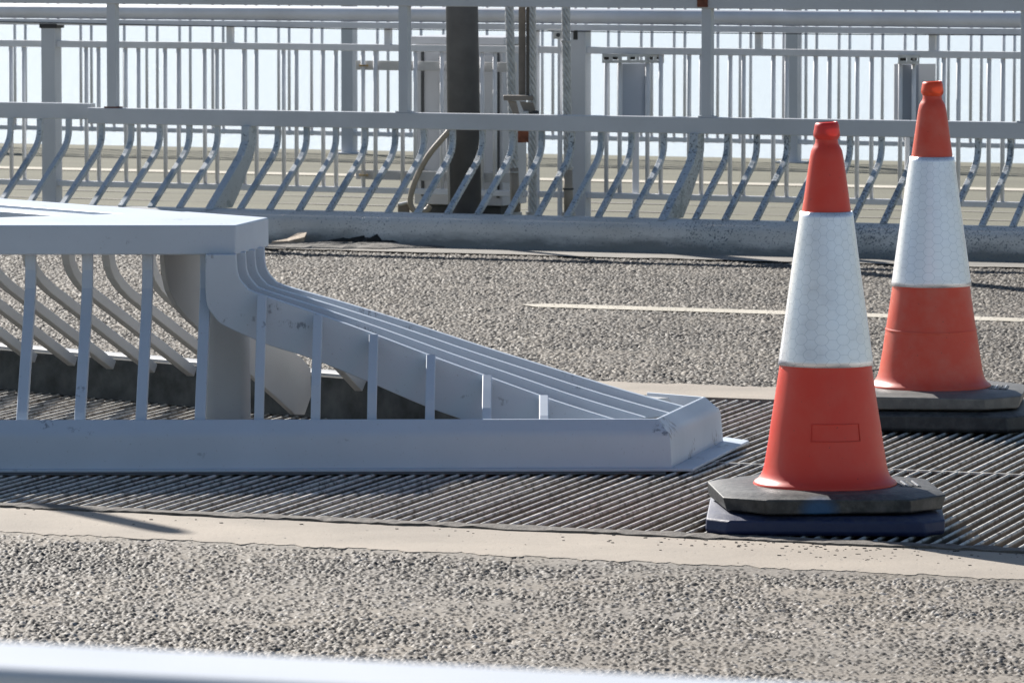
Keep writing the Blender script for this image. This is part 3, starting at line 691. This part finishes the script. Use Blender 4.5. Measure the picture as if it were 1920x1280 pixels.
yb = 26.15
q0 = D(972, 178, yb); q1 = D(993, 178, yb); wq = q1.x-q0.x; cx = (q0.x+q1.x)/2
bp = thing('bracket_post', 'brown grey steel angle post clamped behind the parapet rail among the cables', 'post', (cx, yb, .45))
zt = 1.6; zb = q0.z
MB().box((q0.x+wq*.33, yb, (zt+zb)/2), (wq*.62, .008, zt-zb)).build('flange', m_brown, bp, bevel=.001, seg=1)
MB().box((q1.x-wq*.17, yb-.02, (zt+zb)/2), (wq*.30, .045, zt-zb)).build('web', plain('dark_brown_steel', (.07,.06,.05), .6), bp, bevel=.001, seg=1)
pa = D(944, 177, yb-.04); pb = D(1000, 190, yb-.04)
MB().box(((pa.x+pb.x)/2, yb-.04, (pa.z+pb.z)/2), (pb.x-pa.x, .09, .022)).build('bracket_plate', m_brown, bp, bevel=.002, seg=1)
g1, g2, g3 = D(952, 189, yb-.04), D(1000, 192, yb-.04), D(985, 214, yb-.04)
g4 = D(962, 214, yb-.04)
MB().quadbox([g1+Vector((0,-.03,0)), D(968,190,yb-.07), D(974,214,yb-.07), D(962,214,yb-.07)], [g1+Vector((0,.03,0)), D(968,190,yb-.01), D(974,214,yb-.01), D(962,214,yb-.01)]).build('gusset', m_brown, bp)
MB().quadbox([D(974,190,yb-.07), D(1000,193,yb-.07), D(1004,207,yb-.07), D(984,214,yb-.07)], [D(974,190,yb-.01), D(1000,193,yb-.01), D(1004,207,yb-.01), D(984,214,yb-.01)]).build('gusset', m_brown, bp)
c = D(998, 210, yb-.06); MB().tube([c-Vector((.035,0,0)), c+Vector((.03,.0,-.002))], .008, 10).build('clamp_bolt', m_slot, bp)
c = D(985, 212, yb-.08); MB().box(c, (.03,.05,.018)).build('clamp_block', m_galv, bp, bevel=.002, seg=1)
s0 = D(981, 240, yb); s1 = D(981, 267, yb); MB().box((s0.x, yb-.01, (s0.z+s1.z)/2), (.050,.035,s0.z-s1.z)).build('stub_end', m_rust, bp, bevel=.001, seg=1)

# cabinet behind the inner fence
x0, y0 = at1(748, .5); x1, y1 = at1(930, .5); rz = math.atan(SF); cxx = (x0+x1)/2+.11; cyy = (y0+y1)/2+.42
cab = thing('equipment_cabinet', 'pale grey steel equipment cabinet with overhanging lid behind the dark column', 'cabinet', (cxx, cyy, 0)); cab.rotation_euler = (0,0,0)
W = .475; Dp = .30; uf = Vector((math.cos(rz), math.sin(rz), 0)); nf = Vector((-uf.y, uf.x, 0)); C0 = Vector((cxx, cyy, 0))
def cb(u_, v_, z_): return C0+uf*u_+nf*v_+Vector((0,0,z_))
def cbox(name, u_, v_, z0, z1, su, sv, mat, bev=.004): 
    c = cb(u_, v_, (z0+z1)/2); return MB().box(c, (su, sv, z1-z0), rz).build(name, mat, cab, bevel=bev)
cbox('body', 0, 0, .06, .845, W, Dp, m_cab)
cbox('plinth', 0, .01, .0, .058, W-.05, Dp-.05, m_slot)
# sloped lid
lz = .847; lo = [cb(-W/2-.02,-Dp/2-.03,lz), cb(W/2+.02,-Dp/2-.03,lz), cb(W/2+.02,Dp/2+.03,lz), cb(-W/2-.02,Dp/2+.03,lz)]
hi = [p+Vector((0,0,.038)) for k, p in enumerate(lo)]
MB().quadbox(lo, hi).build('lid', m_cab, cab, bevel=.003)
cbox('door', -.02, -Dp/2-.008, .13, .80, .16, .012, m_cab); cbox('door', .155, -Dp/2-.008, .13, .80, .09, .012, m_cab)
for u_ in (-.19, .215): cbox('vent_slot', u_, -Dp/2-.005, .10, .82, .013, .008, m_slot, 0)
# two clamp channels joining cabinet and fence
for zc in (.748, .213):
    xa, ya = at1(663, zc); xb, yb2 = at1(962, zc); off = ne1*.035
    A_ = Vector((xa, ya, 0))+off; B_ = Vector((xb, yb2, 0))+off
    P = [[p+Vector((0,0,zc-.023))-ne1*.012, p+Vector((0,0,zc+.023))-ne1*.012, p+Vector((0,0,zc+.023))+ne1*.012, p+Vector((0,0,zc-.023))+ne1*.012] for p in (A_, B_)]
    MB().loops(P).build('channel', m_pale, cab, bevel=.002, seg=1)
    for side in (-.18, .2):
        MB().box(cb(side, -Dp/2-.14, zc), (.03,.28,.03), rz).build('arm', m_pale, cab)
    xu, yu = at1(681, zc)
    for s in (-.016, .020):
        MB().tube([(xu+s, yu-.018, zc), (xu+s, yu+.03, zc)], .006, 8).build('bolt', m_brass, cab)
    MB().tube([(xu-.016, yu-.018, zc), (xu, yu-.024, zc), (xu+.018, yu-.018, zc)], .004, 8).build('clamp', m_brass, cab)

# hose
yh = 26.55
hp = [(842,246),(826,264),(806,288),(789,316),(776,346),(770,368),(770,384),(777,395),(788,399),(800,394),(806,386)]
H3 = densify([D(x_, y_, yh) for x_, y_ in hp])
o = MB().tube(H3, .0135, 12).build('hose', m_hose, smooth=True); tag(o, 'grey brown flexible hose looping out from the foot of the dark column', 'hose')
gl = thing('gland_box', 'small dirty junction fitting with bolts on the ground left of the dark column', 'fitting', D(757, 398, 26.6))
c = D(757, 392, 26.6); MB().box((c.x, c.y, c.z-.02), (.055,.05,.10)).build('body', m_brown, gl, bevel=.006)
MB().tube([D(748,384,26.57), D(764,380,26.57)], .008, 8).build('nut', m_galv, gl)

# clamp on the handrail post
c = D(1048, 66, 27.2); kc = thing('cable_clamp', 'small galvanised clamp box on the handrail just left of the third hanger cable', 'clamp', c)
MB().box(c, (.058,.03,.036)).build('body', m_galv, kc, bevel=.003); MB().tube([c+Vector((-.004,-.02,0)), c+Vector((-.004,-.012,0))], .010, 14).build('bolt', m_slot, kc)
MB().box(c+Vector((.0,.0,.024)), (.11,.04,.006)).build('top_plate', m_pale, kc)
MB().box(D(1079, 66, 27.2), (.022,.03,.045)).build('strap', m_black, kc, bevel=.003)

# sign backs
def strut(parent, px0, px1, py0, py1, Y, nslots, filled):
    a_, b_ = D(px0, py0, Y), D(px1, py1, Y); wx = b_.x-a_.x; hz = abs(a_.z-b_.z); zc = (a_.z+b_.z)/2; mb = MB(); sh = hz*.38; n = nslots
    # plate with slots: bars above and below plus webs between the slots
    mb.box(((a_.x+b_.x)/2, Y, zc+sh/2+(hz-sh)/4), (wx, .003, (hz-sh)/2)); mb.box(((a_.x+b_.x)/2, Y, zc-sh/2-(hz-sh)/4), (wx, .003, (hz-sh)/2))
    stp = wx/n
    for k in range(n+1):
        ww = stp*.36; cx_ = a_.x+k*stp; 
        if k == 0: cx_ += ww/4; ww /= 2
        if k == n: cx_ -= ww/4; ww /= 2
        mb.box((cx_, Y, zc), (ww, .0029, sh))
    mb.box(((a_.x+b_.x)/2, Y+.02, zc+hz/2), (wx,.04,.003)); mb.box(((a_.x+b_.x)/2, Y+.02, zc-hz/2), (wx,.04,.003))
    mb.build('slotted_strut', m_galv, parent)
def blackslots(parent, px0, px1, py, Y, n, which):
    a_, b_ = D(px0, py, Y), D(px1, py, Y); st = (b_.x-a_.x)/n
    for k in which: MB().box((a_.x+(k+.5)*st, Y+.03, a_.z), (st*.6,.004,.014)).build('bolt', m_black, parent)
Yp = at1(1187, .6)[1]
s1_ = thing('sign_panel', 'small grey blue panel seen from behind under a long slotted strut on the fence', 'sign', D(1187, 118, Yp), 'panels strapped to the footway fence')
strut(s1_, 1129, 1245, 102, 118, Yp-.045, 7, None); blackslots(s1_, 1129, 1245, 110, Yp-.045, 7, (0,1,3,5,6))
a_, b_ = D(1160, 119, Yp+.06), D(1219, 232, Yp+.06)
mP = paint('blue_grey_panel_paint', (.40,.45,.54), dirt=.15)
MB().box(((a_.x+b_.x)/2, Yp+.06, (a_.z+b_.z)/2), (b_.x-a_.x, .02, a_.z-b_.z)).build('panel', mP, s1_, bevel=.002)
for px_ in (1163, 1214): c = D(px_, 175, Yp+.045); MB().box((c.x, c.y, (a_.z+b_.z)/2), (.022,.012,a_.z-b_.z)).build('edge_channel', m_fence, s1_, bevel=.001, seg=1)
c = D(1192, 300, Yp+.05); MB().box((c.x, c.y, b_.z/2+.02), (.032,.03,b_.z+.0)).build('support_post', m_fence, s1_, bevel=.003)
Yp = at1(1704, .6)[1]
s2_ = thing('sign_panel', 'small dark grey panel boxes under a short strut behind the rear traffic cone tip', 'sign', D(1704, 118, Yp), 'panels strapped to the footway fence')
strut(s2_, 1684, 1724, 104, 120, Yp-.045, 2, None); blackslots(s2_, 1684, 1724, 112, Yp-.045, 2, (0,1))
a_, b_ = D(1687, 121, Yp+.03), D(1722, 232, Yp+.03)
MB().box(((a_.x+b_.x)/2, Yp+.03, (a_.z+b_.z)/2), (b_.x-a_.x, .03, a_.z-b_.z)).build('panel', paint('slate_panel_paint', (.24,.27,.33), dirt=.15), s2_, bevel=.002)
a_, b_ = D(1677, 120, Yp+.12), D(1754, 232, Yp+.12)
MB().box(((a_.x+b_.x)/2, Yp+.14, (a_.z+b_.z)/2), (b_.x-a_.x, .03, a_.z-b_.z)).build('back_box', m_cab, s2_, bevel=.002)
c = D(1704, 300, Yp+.03); MB().box((c.x, c.y+.05, b_.z/2+.02), (.03,.03,b_.z)).build('support_post', m_fence, s2_, bevel=.003)

# ------------------------------------------------------------------ traffic cones
def cone(cx, cy, zf, mat, capm, upm, lowm, label, rot_up, rot_low, tilt, grp, crease=False, twist=.0):
    t = thing('traffic_cone', label, 'traffic cone', (cx, cy, 0), grp); c = (cx, cy, zf)
    prof = [(.180,-.004),(.182,.002),(.178,.008),(.170,.013),(.163,.022),(.158,.034),(.154,.05),(.150,.075),(.144,.11),(.1385,.15),(.132,.19),(.1245,.24),(.116,.30),
            (.1045,.385),(.092,.475),(.079,.57),(.0665,.66),(.0545,.745),(.0475,.795),(.0425,.828),(.0395,.843),(.0345,.853),(.0300,.860),(.0285,.868),(.0285,.876)]
    rs = random.Random(int(cx*100)); L = []
    n = 96
    for r, z in prof:
        row = []
        for q in range(n):
            a_ = 2*math.pi*q/n; rr = r*(1+.006*math.sin(2*a_+z*5+cx)+.003*math.sin(5*a_+z*20))
            row.append((cx+rr*math.cos(a_)+tilt[0]*z, cy+rr*math.sin(a_)+tilt[1]*z, zf+z))
        L.append(row)
    body = MB().loops(L).build('cone_body', mat, t, smooth=True)
    # moulded cap
    cp = [(.0280,.870),(.0305,.875),(.0335,.881),(.0335,.889),(.0320,.896),(.0310,.905),(.0285,.913),(.0245,.915),(.0225,.905)]
    MB().loops([[(cx+r*(1+.03*math.sin(3*2*math.pi*q/40))*math.cos(2*math.pi*q/40)+tilt[0]*z, cy+r*math.sin(2*math.pi*q/40)+tilt[1]*z, zf+z+(.0012*math.cos(2*math.pi*q/40) if z > .9 else 0)) for q in range(40)] for r, z in cp], True, False).build('cap', capm, t, smooth=True)
    # reflective sleeve with its own uv for the honeycomb
    def rad(z):
        for k in range(len(prof)-1):
            if prof[k][1] <= z <= prof[k+1][1]:
                f_ = (z-prof[k][1])/(prof[k+1][1]-prof[k][1]); return prof[k][0]+(prof[k+1][0]-prof[k][0])*f_
    z0, z1 = .303, .690; rows = 28; V = []; Fc = []
    for j in range(rows+1):
        z = z0+(z1-z0)*j/rows; r = rad(z)+.0028
        for q in range(n+1):
            a_ = 2*math.pi*q/n; rr = r*(1+.006*math.sin(2*a_+z*5+cx)+.003*math.sin(5*a_+z*20)+.0045*math.sin(3*a_+z*9))
            V.append((rr*math.cos(a_)+tilt[0]*z, rr*math.sin(a_)+tilt[1]*z, zf+z))
    for j in range(rows):
        for q in range(n): i = j*(n+1)+q; Fc.append((i, i+1, i+n+2, i+n+1))
    me = bpy.data.meshes.new('sleeve'); me.from_pydata(V, [], Fc); me.materials.append(m_sleeve); uvl = me.uv_layers.new(name='sleeve')
    for lp_ in me.loops:
        j, q = divmod(lp_.vertex_index, n+1); a_ = q/n*2*math.pi+twist; z = z0+(z1-z0)*j/rows
        uvl.data[lp_.index].uv = ((a_-1.5*math.pi)*.085+.4, z)
    me.polygons.foreach_set('use_smooth', [True]*len(me.polygons)); sl = bpy.data.objects.new('reflective_sleeve', me); col.objects.link(sl); sl.parent = t
    md = sl.modifiers.new('s', 'SOLIDIFY'); md.thickness = .0018; md.offset = 1
    # upper base: octagonal slab with sloping rim
    def octo(hw, cut, z, rz_, j=0.0, sd=0):
        rs = random.Random(sd); P = [(hw,-hw+cut),(hw,hw-cut),(hw-cut,hw),(-hw+cut,hw),(-hw,hw-cut),(-hw,-hw+cut),(-hw+cut,-hw),(hw-cut,-hw)]
        ca, sa = math.cos(rz_), math.sin(rz_); return [(cx+(a_*ca-b_*sa)+rs.uniform(-j, j), cy+(a_*sa+b_*ca)+rs.uniform(-j, j), z+rs.uniform(-j,j)*.4) for a_, b_ in P]
    zb_ = zf-.052
    ub = MB().loops([octo(.255, .10, zb_, rot_up, .004, 3), octo(.275, .095, zb_+.006, rot_up, .005, 4), octo(.281, .10, zb_+.040, rot_up, .005, 5), octo(.258, .118, zb_+.050, rot_up, .003, 6), octo(.185, .08, zb_+.052, rot_up, .001, 7)])
    ubo = ub.build('upper_base', upm, t, bevel=.004)
    lb = MB().loops([octo(.292, .05, .003, rot_low, .002, 13), octo(.298, .05, .012, rot_low, .002, 14), octo(.296, .055, zb_-.012, rot_low, .002, 15), octo(.276, .06, zb_-.002, rot_low, .002, 16)])
    lb.build('lower_base', lowm, t, bevel=.015, seg=4)
    # lifting slot with ribs
    ca, sa = math.cos(rot_up), math.sin(rot_up)
    def loc(a_, b_): return (cx+a_*ca-b_*sa, cy+a_*sa+b_*ca)
    q = loc(.205, -.02); MB().box((q[0], q[1], zb_+.0515), (.055,.13,.003), rot_up).build('lifting_slot', m_black, t)
    for k in range(4):
        q = loc(.184+.014*k, -.02); MB().box((q[0], q[1], zb_+.0535), (.004,.12,.003), rot_up).build('slot_rib', m_galv if k % 2 else upm, t)
    if crease:
        L2 = []
        for zz, dr in ((.168, .0006), (.172, .0028), (.176, .0006)):
            r = rad(zz)+dr; L2.append([(cx+r*math.cos(2*math.pi*q/64)*1.004, cy+r*math.sin(2*math.pi*q/64)*1.004, zf+zz+.004*math.sin(2*math.pi*q/64)) for q in range(64)])
        MB().loops(L2, True, False).build('ridge', mat, t, smooth=True)
    return t
c1 = G(1547, 905, .105); 
cone(c1.x, 14.33, .104, m_cone1, m_cap1, base_mat('scuffed_black_rubber_base', (.022,.025,.028), (c1.x-.03, 14.05, .068), .35), base_mat('navy_rubber_base', (.010,.020,.075), None, .05, dustc=.35),
     'bright red and white cone in front, its black base stacked on a navy base', R(4), R(-3), (-.000, 0), 'red and white traffic cones on the joint')
c2 = G(1745, 724, .115)
cone(c2.x, c2.y, .116, m_cone2, m_cap2, base_mat('dusty_grey_rubber_base', (.12,.12,.115), None, .8), base_mat('black_rubber_base', (.022,.024,.027), None, .25),
     'duller orange red cone standing further back at the right, on dusty grey bases', R(-8), R(-8), (.0, 0), 'red and white traffic cones on the joint', True, .25)
# moulded outline on the front cone
zf_ = .104; mbo = MB()
def conept(a_, z): 
    r_ = .1385+(.116-.1385)*((z-.15)/.15)+.0006 if z > .15 else .144+(.1385-.144)*((z-.11)/.04)+.0006
    return Vector((c1.x+r_*math.sin(a_), 14.33-r_*math.cos(a_), zf_+z))
za, zb2, aa, ab = .120, .163, -.31, .60
ol = [conept(aa+(ab-aa)*k/12, za) for k in range(13)]+[conept(ab, za+(zb2-za)*k/4) for k in range(1,5)]+[conept(ab+(aa-ab)*k/12, zb2) for k in range(1,13)]+[conept(aa, zb2+(za-zb2)*k/4) for k in range(1,5)]
mbo.tube(ol, .0011, 5).build('moulded_outline', plain('dark_red_moulding', (.60,.035,.02), .5), bpy.data.objects['traffic_cone'])
# unseen pole added beyond the left edge to cast the diagonal shadow
tipg = G(335, 999); hgt = 2.6; sh = hgt/math.tan(SUN_EL)
mx_, my_ = tipg.x-sh*math.sin(SUN_AZ), tipg.y+sh*math.cos(SUN_AZ)
mp = thing('shadow_pole', 'slim round unseen pole added beyond the left edge to cast a shadow streak', 'post', (mx_, my_, 0))
MB().tube([(mx_, my_, 0), (mx_, my_, hgt-.04), (mx_, my_, hgt)], [.045,.045,.03], 20).build('post', m_white, mp, smooth=True)
